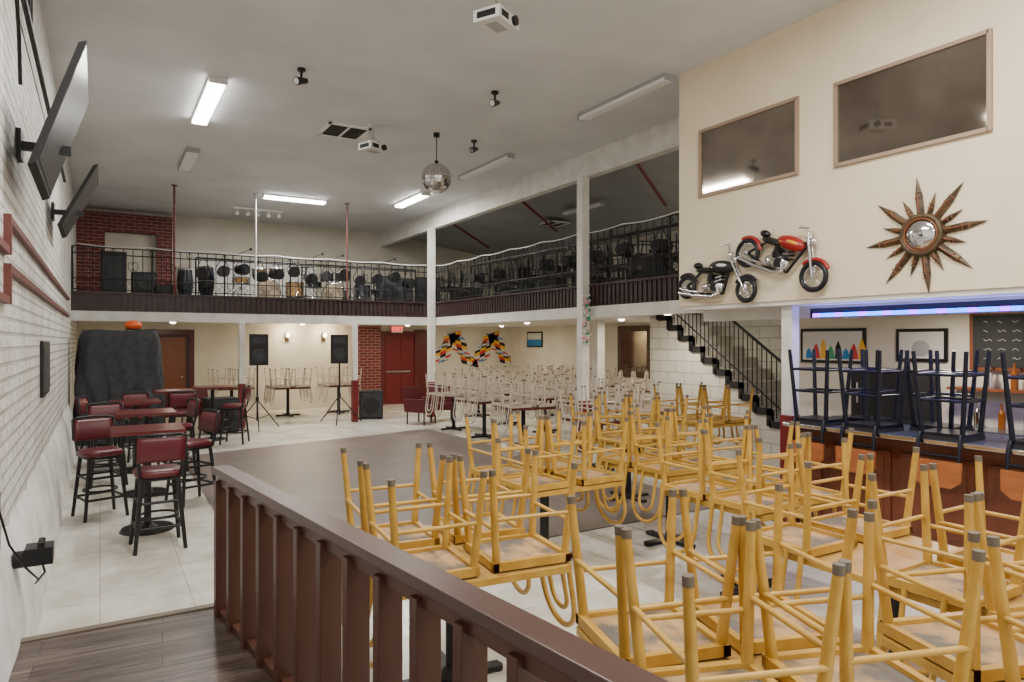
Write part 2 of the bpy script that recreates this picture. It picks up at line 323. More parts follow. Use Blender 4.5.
# ---------------- chairs ----------------
def chair_mesh(name,fr,und,gl,seat='seatdk',k_=1.0,S=1.0,zt0=.84):
    a=MB().m(fr); a.T=Matrix.Scale(S,4)
    s=.175
    for sx in(-1,1):
        for sy in(-1,1):
            a.m(fr); top=(sx*s*.94,sy*s*.94,.435); bot=(sx*.199,sy*.199,.026)
            a.cyl(bot,top,.0145*k_,.0185*k_,n=10)
            a.m(gl); a.cyl((sx*.2,sy*.2,0),bot,.0155*k_,.0155*k_,n=10)
    a.m(fr)
    for sx,sy in((1,0),(-1,0),(0,1),(0,-1)):
        if sx: a.box((sx*s,0,.425),(.026,.376,.036))
        else: a.box((0,sy*s,.425),(.376,.026,.036))
    k=.187
    for zz,sides in((.22,((1,0),(-1,0))),(.26,((0,1),(0,-1)))):
        for sx,sy in sides:
            if sx: a.cyl((sx*k,-k,zz),(sx*k,k,zz),.0095*k_,n=8)
            else: a.cyl((-k,sy*k,zz),(k,sy*k,zz),.0095*k_,n=8)
    a.m(und); a.box((0,0,.428),(.33,.33,.012)); a.m(seat); a.box((0,0,.443),(.35,.35,.014))
    a.m(fr)
    def hoop(w,zt,y0,lean,r=.0135):
        pts=[];z0=.43
        zs=zt-w
        for i in range(5): pts.append((-w,y0+lean*(i/5)*(zs-z0)/(zt-z0),z0+(zs-z0)*i/5))
        for i in range(13):
            t=PI-PI*i/12; z=zs+w*math.sin(t); pts.append((w*math.cos(t),y0+lean*(z-z0)/(zt-z0),z))
        for i in range(4,-1,-1): pts.append((w,y0+lean*(i/5)*(zs-z0)/(zt-z0),z0+(zs-z0)*i/5))
        a.tube(pts,r*k_,8)
    hoop(.155,zt0,.186,.06); hoop(.075,zt0-.08,.186,.055,.0115)
    return a.mesh(name)
SY=1.2; SW=1.08
ch_y=chair_mesh('dining_chair_yellow','yellow','seatund','glide',S=SY,zt0=.80)
ch_w=chair_mesh('dining_chair_silver','silver','seatund','glide',k_=.85,S=SW)
ch_k=chair_mesh('dining_chair_black','black','seatdk','glide',S=SW)
def table_mesh(lx,ly,top,base='black'):
    a=MB().m(top); a.box((0,0,.735),(lx,ly,.03))
    a.m('yellow' if top=='tabletop' else top)
    a.box((0,ly/2,.733),(lx+.012,.012,.036));a.box((0,-ly/2,.733),(lx+.012,.012,.036));a.box((lx/2,0,.733),(.012,ly,.036));a.box((-lx/2,0,.733),(.012,ly,.036))
    a.m(base); a.cyl((0,0,.03),(0,0,.72),.04,n=14); a.box((0,0,.712),(.3,.3,.012))
    for r in (0,PI/2): a.box((0,0,.022),(.6,.08,.03),(0,0,r))
    for x,y in((.28,0),(-.28,0),(0,.28),(0,-.28)): a.cyl((x,y,0),(x,y,.03),.038,n=10)
    a.cyl((0,0,.03),(0,0,.08),.09,.04,n=14)
    return a.mesh('table')
tb_y=table_mesh(.94,.98,'tabletop'); tb_m=table_mesh(.94,1.08,'tabletop'); tb_long=table_mesh(.94,1.45,'tabletop'); tb_r=table_mesh(.86,.90,'maroon'); tb_k=table_mesh(.86,.90,'seatdk')
def stacked(x,y,z0,chm,tbm,rot=0,sp=None,skip=(),tn='dining_table',jit=.05):
    S=SY if chm is ch_y else SW
    sp=sp or .215*S
    place(tbm,tn,(x,y,z0),(0,0,rot))
    k=0
    for sx in(-1,1):
        for sy in(-1,1):
            k+=1
            if k in skip: continue
            jx=random.uniform(0,.01)*sx;jy=random.uniform(-.01,.01)
            lx=sx*.222*S+jx;ly=sy*sp+jy
            wx=x+lx*math.cos(rot)-ly*math.sin(rot);wy=y+lx*math.sin(rot)+ly*math.cos(rot)
            th=rot+(0 if sx>0 else PI)
            place(chm,'dining_chair',(wx,wy,z0+.752+.45*S),(PI,0,th+PI/2+random.uniform(-jit,jit)))
stacked(1.74,3.55,0,ch_y,tb_m,-.1,.285)
stacked(3.35,5.0,0,ch_y,tb_y)
stacked(4.75,4.9,0,ch_y,tb_y)
stacked(4.35,3.6,0,ch_y,tb_y)
stacked(3.80,2.15,0,ch_y,tb_long,-.03,.42)
stacked(2.05,1.72,0,ch_y,tb_y,PI/2-.3)
stacked(3.05,1.0,0,ch_y,tb_y,PI/2-.3)
stacked(5.6,6.5,0,ch_y,tb_y)
stacked(7.75,7.3,0,ch_y,tb_y)
for x,y in((6.7,13.6),(6.7,12.2),(6.7,10.7),(6.6,8.3),(8.2,13.8),(8.2,12.2),(8.2,10.7),(8.0,9.0),(10.2,14.6),(9.9,13.2),(11.2,12.8),(11.3,14.6),(9.9,16.8),(8.4,15.6),(11.2,16.4)):
    stacked(x,y,0,ch_w,tb_r,random.uniform(-.1,.1))
for x,y in((4.2,18.3),(5.6,18.5),(2.9,18.8)): stacked(x,y,0,ch_w,tb_r,0.1)
for x,y in((8.05,7.0),(8.05,8.4),(8.3,10.2),(8.5,11.6),(8.3,13.1),(8.4,14.7),(10.4,8.6),(9.9,12.5),(9.9,16.2),(6.8,18.9),(8.2,16.8)):
    stacked(x,y,BT,ch_k,tb_k,random.uniform(-.5,.5),skip=(random.randint(1,4),),jit=.15)

a=MB().m('maroon'); a.box((0,0,1.035),(.66,.66,.035)); a.m('black'); a.cyl((0,0,.03),(0,0,1.02),.035,n=14); a.cyl((0,0,0),(0,0,.03),.26,.24,n=24); a.cyl((0,0,.03),(0,0,.07),.1,.04,n=16); a.box((0,0,1.01),(.35,.35,.015)); bt=a.mesh('bar_table')
def stool_mesh():
    a=MB()
    for sx in(-1,1):
        for sy in(-1,1): a.m('black'); a.cyl((sx*.21,sy*.21,0),(sx*.15,sy*.15,.68),.018,.022,n=8)
    def sq(z,k):
        for q in((( -k,-k),(k,-k)),((k,-k),(k,k)),((k,k),(-k,k)),((-k,k),(-k,-k))): a.cyl((*q[0],z),(*q[1],z),.014,n=8)
    sq(.22,.19); sq(.45,.17); sq(.66,.155)
    a.ring((0,0,.3),.165,.012)
    a.m('redv')
    vs=[];n=24
    prof=[(0.0,.75),(.12,.755),(.185,.745),(.205,.725),(.205,.70),(.19,.68),(0,.68)]
    for (rr,z) in prof:
        for i in range(n):
            t=2*PI*i/n; c,s_=math.cos(t),math.sin(t); q=(abs(c)**4+abs(s_)**4)**-.25
            vs.append((rr*c*q,rr*s_*q,z))
    a.add(vs,[(k*n+i,(k+1)*n+i,(k+1)*n+(i+1)%n,k*n+(i+1)%n) for k in range(len(prof)-1) for i in range(n)],True)
    a.m('black')
    for sx in(-1,1): a.tube([(sx*.17,.17,.67),(sx*.18,.20,.8),(sx*.19,.235,1.0)],.015,8)
    f=[];b=[];cols=9
    a.tube([(-.205,.20,.84),(-.21,.215,1.07),(-.15,.26,1.085),(0,.278,1.09),(.15,.26,1.085),(.21,.215,1.07),(.205,.20,.84)],.014,8)
    a.m('redv')
    for z in(.83,.86,1.03,1.06):
        for i in range(cols):
            u=-1+2*i/(cols-1); e=.012 if z in(.83,1.06) else .028
            y=.225+.05*u*u+ (z-.9)*.15 -.06*u*u
            f.append((u*.20,y-e,z)); b.append((u*.20,y+e,z))
    nf=len(f); fs=[(r_*cols+i,r_*cols+i+1,(r_+1)*cols+i+1,(r_+1)*cols+i) for r_ in range(3) for i in range(cols-1)]
    fb=[tuple(j+nf for j in q[::-1]) for q in fs]
    ed=[]
    for i in range(cols-1): ed+= [(i+1,i,i+nf,i+1+nf),(3*cols+i,3*cols+i+1,3*cols+i+1+nf,3*cols+i+nf)]
    for r_ in range(3): ed+=[(r_*cols,(r_+1)*cols,(r_+1)*cols+nf,r_*cols+nf),((r_+1)*cols+cols-1,r_*cols+cols-1,r_*cols+cols-1+nf,(r_+1)*cols+cols-1+nf)]
    a.add(f+b,fs+fb+ed,True)
    return a.mesh('bar_stool')
st=stool_mesh()
for x,y in((.42,8.0),(.5,9.9),(.45,11.7),(1.15,13.9),(1.9,14.6)): place(bt,'bar_table',(x,y,0))
for x,y,r_ in((.47,7.3,PI+.05),(.0,8.9,.3),(.95,9.1,-1.2),(.08,10.8,.1),(.95,11.0,-1.4),(.55,12.8,.2),(1.2,13.1,PI),(-.02,12.4,1.3),(2.2,13.9,-2)):
    place(st,'bar_stool',(x,y,0),(0,0,r_))
def armchair():
    a=MB().m('redv'); a.box((0,0,.36),(.55,.55,.16)); a.box((0,.27,.62),(.6,.12,.5),(-.12,0,0)); a.box((-.29,0,.45),(.09,.55,.3)); a.box((.29,0,.45),(.09,.55,.3)); a.m('black')
    for x in(-.25,.25):
        for y in(-.22,.24): a.cyl((x,y,0),(x,y,.3),.02,n=8)
    return a.mesh('armchair')
ac=armchair()
for x,y,r_ in((6.5,14.9,.6),(7.15,15.2,-.4),(2.1,16.9,.8),(1.4,16.9,.2)):
    o=place(ac,'red_armchair',(x,y,0),(0,0,r_)); bv=o.modifiers.new('b','BEVEL'); bv.width=.025; bv.segments=3

a=MB().m('fabric'); n=120; lv=18; vs=[]
for k in range(lv+1):
    z=2.12*(1-k/lv)+.02; gr=1+0.05*math.sin(PI*k/lv*.8)
    for i in range(n):
        t=2*PI*i/n;c,s_=math.cos(t),math.sin(t);q=(abs(c)**6+abs(s_)**6)**(-1/6)
        fold=.06*(k/lv)**.6*math.sin(t*17+math.sin(k*.35)*1.3)+.035*math.sin(t*6+k*.45)*min(1,k/3)
        rr=gr+fold*1.4 - (0.06 if k==0 else 0)
        vs.append((.66*c*q*rr,.40*s_*q*rr,z+(.03*math.sin(t*5)+.02*math.sin(t*3))*(1 if k<lv else 0)))
a.add(vs,[(k*n+i,(k+1)*n+i,(k+1)*n+(i+1)%n,k*n+(i+1)%n) for k in range(lv) for i in range(n)],True)
a.add(vs[:n],[tuple(range(n))]); a.obj('covered_equipment',(.33,15.3,0))
a=MB().m('orange'); a.sph((0,0,.09),.13,(1.2,1,.75)); a.m('blackm'); a.cyl((0,0,0),(0,0,.02),.15,n=16); a.obj('orange_hard_hat',(.55,15.2,2.165))

def pa_speaker(loc,rot):
    a=MB().m('blackm')
    a.poly([(-.2,-.17,1.42),(.2,-.17,1.42),(.13,.19,1.42),(-.13,.19,1.42)],(0,0,.68))
    a.m('black'); a.poly([(-.18,-.185,1.45),(.18,-.185,1.45),(.18,-.17,1.45),(-.18,-.17,1.45)],(0,0,.62))
    a.m('fabric'); a.cyl((0,-.186,1.64),(0,-.19,1.64),.145,n=24); a.box((0,-.188,1.96),(.26,.006,.14))
    a.m('iron'); a.cyl((0,0,.2),(0,0,1.43),.02,n=10); a.cyl((0,0,.62),(0,0,.72),.035,n=10)
    for k in range(3):
        t=k*2*PI/3+.4; f=(.55*math.cos(t),.55*math.sin(t),.02); a.cyl((0,0,.66),f,.013,n=8); a.cyl((0,0,.24),(f[0]*.55,f[1]*.55,.31),.009,n=6)
    return a.obj('pa_speaker',loc,(0,0,rot))
pa_speaker((2.95,15.7,0),.0); pa_speaker((4.85,15.95,0),-.3)
def sub(loc,rot,w,h):
    a=MB().m('blackm'); a.box((0,0,h/2+.02),(w,w*.9,h)); a.m('fabric'); a.box((0,-w*.455,h/2+.02),(w*.9,.012,h*.88)); a.m('black'); a.cyl((0,-w*.462,h/2),(0,-w*.47,h/2),w*.36,n=28)
    for x in(-1,1):
        for y in(-1,1): a.cyl((x*w*.4,y*w*.35,0),(x*w*.4,y*w*.35,.02),.03,n=8)
    a.obj('subwoofer',loc,(0,0,rot),bevel=.01)
sub((2.2,15.7,0),.1,.62,.72); sub((5.85,16.6,0),-.3,.58,.68)
a=MB().m('maroon'); a.bb(1.0,2.15,YE-.04,YE,0,2.25); a.m('wood'); a.bb(1.3,1.95,YE-.07,YE-.04,0,2.05); a.m('chrome'); a.sph((1.85,YE-.1,1.0),.03); a.m('fascia'); a.bb(1.22,1.3,YE-.09,YE-.04,0,2.12);a.bb(1.95,2.03,YE-.09,YE-.04,0,2.12);a.bb(1.3,1.95,YE-.09,YE-.04,2.05,2.12); a.obj('door_1')
a=MB().m('redp'); a.bb(7.4,8.45,YE-.05,YE,0,2.15)
for z0,z1 in((.15,.95),(1.1,2.0)):
    for x0,x1 in((7.5,7.85),(8.0,8.35)): a.bb(x0,x1,YE-.07,YE-.05,z0,z1)
a.m('chrome'); a.bb(7.5,8.3,YE-.11,YE-.08,.98,1.03); a.m('maroon'); a.bb(7.32,7.4,YE-.09,YE,0,2.25);a.bb(8.45,8.9,YE-.09,YE,0,2.3);a.bb(7.4,8.45,YE-.09,YE,2.15,2.25); a.obj('door_2')
a=MB().m('redbrick'); a.bb(6.55,7.3,YE-.2,YE,0,BZ); a.obj('brick_pillar')
a=MB().m('redbrick'); a.bb(-.5,.1,YE-.3,YE,BT,5.15); a.bb(1.25,1.6,YE-.3,YE,BT,4.7); a.bb(.1,1.6,YE-.3,YE,4.7,5.15); a.obj('brick_arch')
a=MB().m('plastic'); a.box((0,0,0),(.36,.05,.2)); exs=a.obj('exit_sign',(7.85,YE-.12,2.31))
cu=bpy.data.curves.new('letters','FONT'); cu.body='EXIT'; cu.size=.19; cu.extrude=.004; cu.align_x='CENTER'; cu.align_y='CENTER'; cu.materials.append(M['exit'])
o=bpy.data.objects.new('letters',cu); bpy.context.scene.collection.objects.link(o); o.parent=exs; o.location=(0,-.03,0); o.rotation_euler=(PI/2,0,0)
def flags(x0):
    a=MB(); y=YE-.02; cc=['art_y','art_r','blackm','head','art_b','head','blackm','art_y','head','art_r','head','blackm']
    z0=.95
    for side in(0,1):
        top=(x0+.50,z0+1.25); bot=(x0-.02,z0+.25) if side==0 else (x0+1.15,z0+.2)
        dx=bot[0]-top[0];dz=bot[1]-top[1];Ln=math.hypot(dx,dz);ux,uz=dx/Ln,dz/Ln;px,pz=-uz,ux
        if px<0: px,pz=-px,-pz
        n=12
        for k in range(n):
            for j in range(3):
                a.m(cc[(k+side*3)%12] if j!=1 else cc[(k+side*3+6)%12])
                def Q(u,v):
                    u_=u/n*Ln; wv=.06*math.sin(u*.8); v_=(v/3-.5)*.44+wv
                    u2=u_+ .16*(v-1.5)*(1 if side else -1)
                    return (top[0]+ux*u2+px*v_,y,top[1]+uz*u2+pz*v_)
                a.poly([Q(k,j),Q(k+1,j),Q(k+1,j+1),Q(k,j+1)],(0,.01,0))
    a.obj('wall_art_serape_flags')
flags(9.3); flags(10.75)
a=MB().m('black'); a.bb(XE-.03,XE,18.0,18.9,1.75,2.25); a.m('art_b'); a.bb(XE-.035,XE,18.05,18.85,1.8,2.0); a.m('head'); a.bb(XE-.035,XE,18.05,18.85,2.0,2.2); a.obj('framed_picture')
a=MB().m('bronze'); a.bb(XE-.05,XE,13.0,14.3,1.0,2.35); a.m('glass'); a.bb(XE-.055,XE,13.15,14.15,1.15,2.2); a.obj('wall_mirror')
for x in(4.55,5.6):
    a=MB().m('bronze'); a.box((0,.03,0),(.1,.06,.25)); a.cyl((0,0,0),(0,-.1,.03),.012,n=6); a.m('warm'); a.sph((0,-.12,.06),.055,(1,1,1.2),12,8); a.obj('wall_sconce',(x,YE-.06,2.05))
    l=bpy.data.lights.new('sconce_lamp','POINT'); l.energy=22; l.color=(1,.78,.5); l.shadow_soft_size=.05; o=bpy.data.objects.new('sconce_lamp',l); o.location=(x,YE-.3,2.15); bpy.context.scene.collection.objects.link(o)
a=MB(); n=14; y0=SY0;y1=SY1; dy=(y1-y0)/n; dz=BT/n
for i in range(n):
    y=y0+dy*i; z=dz*(i+1)
    a.m('beige'); a.bb(8.68,9.62,y,y+dy+.02,z-.035,z); a.bb(8.68,9.62,y,y+.012,z-dz,z-.03)
    a.m('blackm'); a.bb(8.63,8.67,y-.01,y+dy+.02,z-.10,z+.004); a.bb(8.63,8.67,y-.01,y+.07,z-dz-.08 if i else 0,z)
    a.m('block'); a.bb(8.67,8.72,y,y+dy,0.0,z-.036)
a.obj('staircase')
a=MB().m('iron')
for i in range(n*3+1):
    t=i/(n*3); y=y0+(y1-y0)*t; z=BT*t+.1
    a.cyl((8.66,y,z),(8.66,y,z+.92),.010,n=6)
a.cyl((8.66,y0,1.02),(8.66,y1,BT+1.02),.024,n=8); a.cyl((8.66,y0,.3),(8.66,y1,BT+.3),.012,n=6); a.obj('stair_railing')

# ---------------- bar ----------------
a=MB().m('bar'); a.bb(6.35,6.55,-1.5,4.55,0,1.06)
y=-1.4
while y<4.4:
    a.bb(6.325,6.35,y,min(y+.62,4.52),.16,.92); a.bb(6.315,6.325,y+.06,min(y+.56,4.48),.22,.86); y+=.72
a.bb(6.3,6.36,-1.5,4.58,.98,1.06); a.bb(6.3,6.36,-1.5,4.58,0,.12)
a.bb(6.55,7.0,4.4,4.55,0,1.06)
a.m('bartop'); a.bb(6.12,6.98,-1.5,4.65,1.06,1.105); a.m('chrome'); a.bb(6.11,6.12,-1.5,4.65,1.065,1.10)
a.obj('bar_counter',bevel=.004)
def barchair():
    a=MB().m('blueblk')
    for sx in(-1,1):
        for sy in(-1,1): a.cyl((sx*.21,sy*.21,0),(sx*.16,sy*.16,.72),.018,.022,n=8)
    for z,k in((.2,.196),(.42,.18)):
        for q in((( -k,-k),(k,-k)),((k,-k),(k,k)),((k,k),(-k,k)),((-k,k),(-k,-k))): a.cyl((*q[0],z),(*q[1],z),.013,n=8)
    a.box((0,0,.71),(.37,.37,.03)); a.m('blackm'); a.box((0,0,.74),(.38,.38,.03))
    a.m('blueblk')
    for sx in(-1,1): a.tube([(sx*.16,.19,.7),(sx*.165,.225,.78),(sx*.165,.24,.95),(sx*.165,.25,1.08)],.016,8)
    a.cyl((-.16,.232,.88),(.16,.232,.88),.01,n=8)
    a.m('crest')
    a.poly([(-.20,.245,.92),(.20,.245,.92),(.195,.25,1.08),(.12,.255,1.14),(-.12,.255,1.14),(-.195,.25,1.08)],(0,.022,0))
    return a.mesh('bar_chair')
bc=barchair()
for y,r_ in((4.35,0.03),(3.80,-.05),(3.1,.04),(2.4,-.04),(1.7,.03)):
    place(bc,'bar_chair',(6.31,y,1.107+.755),(PI,0,PI+PI/2+r_))
for y in(4.1,3.4): place(bc,'bar_chair',(6.755,y,1.107+.755),(PI,0,PI/2))
a=MB().m('wallw'); a.bb(8.5,8.62,-3,6.3,0,2.33); a.obj('wall_bar')
a=MB().m('black'); a.bb(8.47,8.5,5.2,6.15,1.65,2.12); a.m('head'); a.bb(8.465,8.5,5.24,6.11,1.69,2.08)
for i,c in enumerate(['art_b','art_r','art_y','art_g','blackm','art_b','art_r','art_y']):
    y=6.06-i*.11; a.m(c); h=.14+.16*((i*37)%5)/5
    a.poly([(8.462,y,1.71),(8.462,y-.11,1.71),(8.462,y-.09,1.71+h*.6),(8.462,y-.05,1.72+h),(8.462,y-.01,1.71+h*.7)],(.01,0,0))
a.obj('framed_mural')
a=MB().m('black'); a.bb(8.47,8.5,4.2,4.8,1.7,2.1); a.m('head'); a.bb(8.465,8.5,4.24,4.76,1.74,2.06); a.m('housing'); a.sph((8.47,4.5,1.86),.12,(.1,1,.9)); a.obj('framed_photo')
a=MB().m('wood'); a.bb(8.44,8.5,2.9,3.95,1.62,2.28); a.m('chalk'); a.bb(8.435,8.5,2.94,3.91,1.66,2.24); a.m('chalkw')
for j in range(5):
    for k in range(6):
        y=3.8-k*.14;z=2.16-j*.1; ln=random.uniform(3,6)
        a.tube([(8.43,y-u*.02,z+.012*math.sin(u*2.1+j+k)) for u in range(int(ln))],.003,4)
a.obj('chalkboard_menu')
a=MB().m('bar'); a.bb(8.1,8.49,-1,5.4,.0,.95); a.m('bartop'); a.bb(8.05,8.49,-1,5.4,.95,.99); a.m('wood'); a.bb(8.25,8.49,1.5,4.1,1.4,1.43); a.obj('back_bar_cabinet')
a=MB().m('blackm'); a.box((0,0,.30),(.46,.8,.6)); a.m('screen'); a.box((-.235,0,.32),(.01,.7,.5)); a.m('chrome'); a.cyl((-.26,.3,.2),(-.26,.3,.45),.012,n=8); a.obj('bar_cooler',(8.24,4.7,.992))
for i in range(20):
    a=MB().m(random.choice(['green','amber','chrome','amber','blackm'])); a.cyl((0,0,0),(0,0,.17),.035,n=12); a.cyl((0,0,.17),(0,0,.21),.035,.013,n=12); a.cyl((0,0,.21),(0,0,.28),.013,n=10)
    a.obj('liquor_bottle',(8.36,1.55+i*.12,.992 if i%2 else 1.432))
a=MB()
for i in range(34):
    a.m('led' if i%3 else 'ledp'); y=4.62-i*.085; a.bb(6.565,6.6,y-.075,y,2.205,2.245)
a.m('blackm'); a.bb(6.58,6.602,1.7,4.66,2.20,2.30); a.obj('led_strip_light')
l=bpy.data.lights.new('led_glow','AREA'); l.shape='RECTANGLE'; l.size=.05; l.size_y=2.9; l.energy=22; l.color=(.2,.15,1)
o=bpy.data.objects.new('led_glow',l); o.location=(6.57,3.2,2.19); bpy.context.scene.collection.objects.link(o)
l=bpy.data.lights.new('led_glow_up','AREA'); l.shape='RECTANGLE'; l.size=.03; l.size_y=2.9; l.energy=6; l.color=(.2,.25,1)
o=bpy.data.objects.new('led_glow_up',l); o.location=(6.55,3.2,2.24); o.rotation_euler=(0,math.radians(150),0); bpy.context.scene.collection.objects.link(o)
a=MB().m('chrome'); a.cyl((0,0,0),(0,0,.3),.03,n=12); a.box((0,0,.32),(.1,.3,.06)); 
for y in(-.1,0,.1): a.m('black'); a.cyl((-.04,y,.33),(-.04,y,.45),.012,.018,n=8)
a.obj('beer_tap',(6.85,2.3,1.107))

# ---------------- wall art ----------------
def wallT(y,z,tilt=0,s=1): 
    R=Matrix(((0,0,-1,BX),(-1,0,0,y),(0,1,0,z),(0,0,0,1)))
    return R@Matrix.Rotation(tilt,4,'Z')@Matrix.Scale(s,4)
def moto(y,z,tilt,wr,col,s=1,chop=0,col2='mc_org'):
    a=MB(); a.T=wallT(y,z,tilt,s); w=.43; o=.07
    for sx in(-1,1):
        a.m('black'); a.ring((sx*w,0,o),wr-.02,.025,'z',28,8)
        a.m('chrome'); a.ring((sx*w,0,o),wr-.050,.007,'z',24,5); a.cyl((sx*w,0,o-.03),(sx*w,0,o+.03),.022,n=10)
        for k in range(12): t=k*PI/6; a.cyl((sx*w,0,o),(sx*w+(wr-.04)*math.cos(t),(wr-.04)*math.sin(t),o),.003,n=4)
    hx,hy=w-.19-chop,.36
    a.m('chrome'); a.cyl((w,0,o+.03),(hx,hy,o+.03),.014,n=8); a.cyl((w,0,o-.02),(hx,hy,o-.02),.014,n=8)
    a.tube([(hx,hy,o),(hx-.03,hy+.07+chop,o),(hx-.14,hy+.05+chop,o)],.012,6); a.sph((hx+.06,.32,o),.045,(1,1,.8),12,8)
    a.cyl((hx,hy+.04,o-.05),(hx,hy+.04,o+.07),.01,n=6)
    a.m('black'); a.tube([(hx+.02,.29,o),(0,.22,o),(-.2,.2,o),(-w,0,o)],.016,8); a.tube([(hx+.02,.28,o),(.12,-.05,o),(-.15,-.07,o),(-w,0,o)],.016,8)
    a.m(col); a.sph((.07,.24,o),.12,(1.45,.62,.6)); a.m(col2); a.sph((.10,.255,o+.032),.06,(1.5,.45,.8),12,8); a.sph((.0,.235,o+.04),.03,(2,.5,.8),10,6)
    a.m('black'); a.sph((-.16,.20,o),.1,(1.4,.38,.6)); a.sph((-.28,.25,o),.065,(1,.6,.6))
    a.m('chrome'); a.sph((.02,.02,o),.09,(1.1,1,.6)); a.sph((-.1,.01,o+.01),.065,(1.2,.9,.6)); a.m('iron'); a.cyl((.02,.02,o+.05),(.02,.02,o+.06),.05,n=16)
    for k in range(5): a.m('chrome' if k%2 else 'iron'); a.box((.07,.07+k*.02,o),(.11-.008*k,.011,.09),(0,0,.3))
    for k in range(5): a.box((-.05,.07+k*.02,o),(.10-.008*k,.011,.09),(0,0,-.3))
    a.m('chrome'); a.tube([(.06,.04,o+.05),(.1,-.05,o+.05),(0,-.09,o+.05),(-.25,-.09,o+.05),(-.5,-.07,o+.05)],.02,8); a.tube([(-.05,.03,o+.06),(-.12,-.04,o+.06),(-.3,-.045,o+.06),(-.48,-.02,o+.06)],.016,8)
    a.m(col)
    for sx in(-1,1):
        pts=[(sx*w+(wr+.015)*math.cos(t),(wr+.015)*math.sin(t),o) for t in [PI*(.25 if sx>0 else .15)+k*PI*.6/8 for k in range(9)]]
        a.tube(pts,.022,6)
    a.obj('motorcycle_wall_art')
moto(5.58,2.56,-.10,.135,'blackm',1.04,.06,'head'); moto(4.71,2.76,-.38,.155,'mc_red',1.02)
a=MB(); a.T=wallT(3.27,2.88)
for k in range(16):
    t=2*PI*k/16+.1; Lr=.53 if k%2==0 else .38; w=.075 if k%2==0 else .055
    c,s_=math.cos(t),math.sin(t)
    def P(r,q,z): return (r*c-q*s_,r*s_+q*c,z)
    a.m('bronze'); a.add([P(.15,-w*.45,.01),P(.15,w*.45,.01),P(Lr*.66,w*.45,.01),P(Lr,0,.015),P(Lr*.66,-w*.45,.01),P(.15,0,.05),P(Lr*.66,0,.035)],[(0,5,6,4),(5,1,2,6),(4,6,3),(6,2,3),(0,4,3,2,1)])
    a.m('wood'); a.cyl(P(.2,0,.048),P(Lr*.66,0,.038),.006,n=5)
    for q in(.62,.72): a.cyl(P(Lr*q,-w*.4,.03),P(Lr*q,w*.4,.03),.005,n=5)
a.m('bronze'); a.cyl((0,0,0),(0,0,.05),.19,.18,n=36); a.ring((0,0,.05),.165,.022,'z',36,8); a.m('wood'); a.ring((0,0,.06),.14,.008,'z',36,6); a.m('chrome'); a.sph((0,0,.04),.135,(1,1,.35),32,12)
a.obj('sunburst_mirror')

# ---------------- ceiling items ----------------
def arealamp(x,y,z,sx,sy,power,col,name='fixture_lamp'):
    l=bpy.data.lights.new(name,'AREA'); l.shape='RECTANGLE'; l.size=sx; l.size_y=sy; l.energy=power; l.color=col
    o=bpy.data.objects.new(name,l); o.location=(x,y,z); bpy.context.scene.collection.objects.link(o)
def fixture(x,y,L,alongY,lit,power=0,z=CZ,w=.22,col=(1,.965,.90)):
    a=MB().m('plastic' if lit else 'housing'); dx,dy=(w,L) if alongY else (L,w)
    a.box((0,0,-.02),(dx,dy,.04)); a.m('lit' if lit else 'unlit')
    a.box((0,0,-.065),(dx*.88 if alongY else dx*.98,dy*.98 if alongY else dy*.88,.05))
    a.m('plastic' if lit else 'housing')
    for s_ in(-1,1): a.box((0 if alongY else s_*L/2,s_*L/2 if alongY else 0,-.045),(w if alongY else .02,.02 if alongY else w,.09))
    a.obj('fluorescent_light',(x,y,z),bevel=.01)
    if power: arealamp(x,y,z-.095,dx*.9,dy*.95,power,col)
def downlight(x,y,z,power,col=(1,.88,.70)):
    a=MB().m('plastic'); a.cyl((0,0,-.015),(0,0,0),.1,n=20); a.m('warm'); a.sph((0,0,-.02),.07,(1,1,.5),16,8); a.obj('ceiling_dome_light',(x,y,z)); arealamp(x,y,z-.065,.14,.14,power,col,'dome_lamp')
P=145
fixture(1.27,10.2,1.9,True,True,P); fixture(1.37,13.6,1.5,True,False); fixture(3.85,16.1,1.4,False,True,P); fixture(6.2,14.8,1.6,True,True,P)
fixture(6.05,7.15,1.8,True,False,w=.16); fixture(6.22,11.3,1.9,True,False,w=.16)
fixture(1.3,4.0,1.9,True,True,P); fixture(4.2,2.2,1.9,True,True,P); fixture(1.3,-1,1.9,True,True,P*.7); fixture(4.2,-1.5,1.9,True,True,P*.7)  # unseen fill lights added above and behind the camera, built as ceiling fixtures
for x,y,p in((4.6,18.4,34),(1.5,18.3,12),(7.5,18.2,22),(10.2,17.5,32),(9.0,14.2,32),(10.8,11.5,32),(7.9,8.2,25),(7.6,3.8,28),(7.6,1.4,28),(9.3,11,20)):
    downlight(x,y,BZ if y>6.2 else 2.33,p)
fixture(11,7.2,1.2,True,True,55,z=4.72); fixture(9.2,12.2,1.4,True,False,z=4.95,w=.14)  # first one is an added fill light for the balcony, hidden behind the booth
def vent(x,y,z,s=.55):
    a=MB().m('blackm'); a.box((0,0,-.005),(s*.9,s*.9,.01)); a.m('unlit')
    for q in(-1,1): a.box((q*s/2,0,-.012),(.05,s+.05,.024)); a.box((0,q*s/2,-.012),(s+.05,.05,.024))
    a.m('seatdk')
    for k in range(8): a.box((0,-s/2+s*(k+.5)/8,-.015),(s*.93,.012,.02),(.6,0,0))
    a.m('unlit'); a.box((0,0,-.015),(.03,s,.026)); a.obj('ceiling_vent',(x,y,z))
vent(3.3,10.6,CZ,.62); vent(9.6,13.9,4.86)
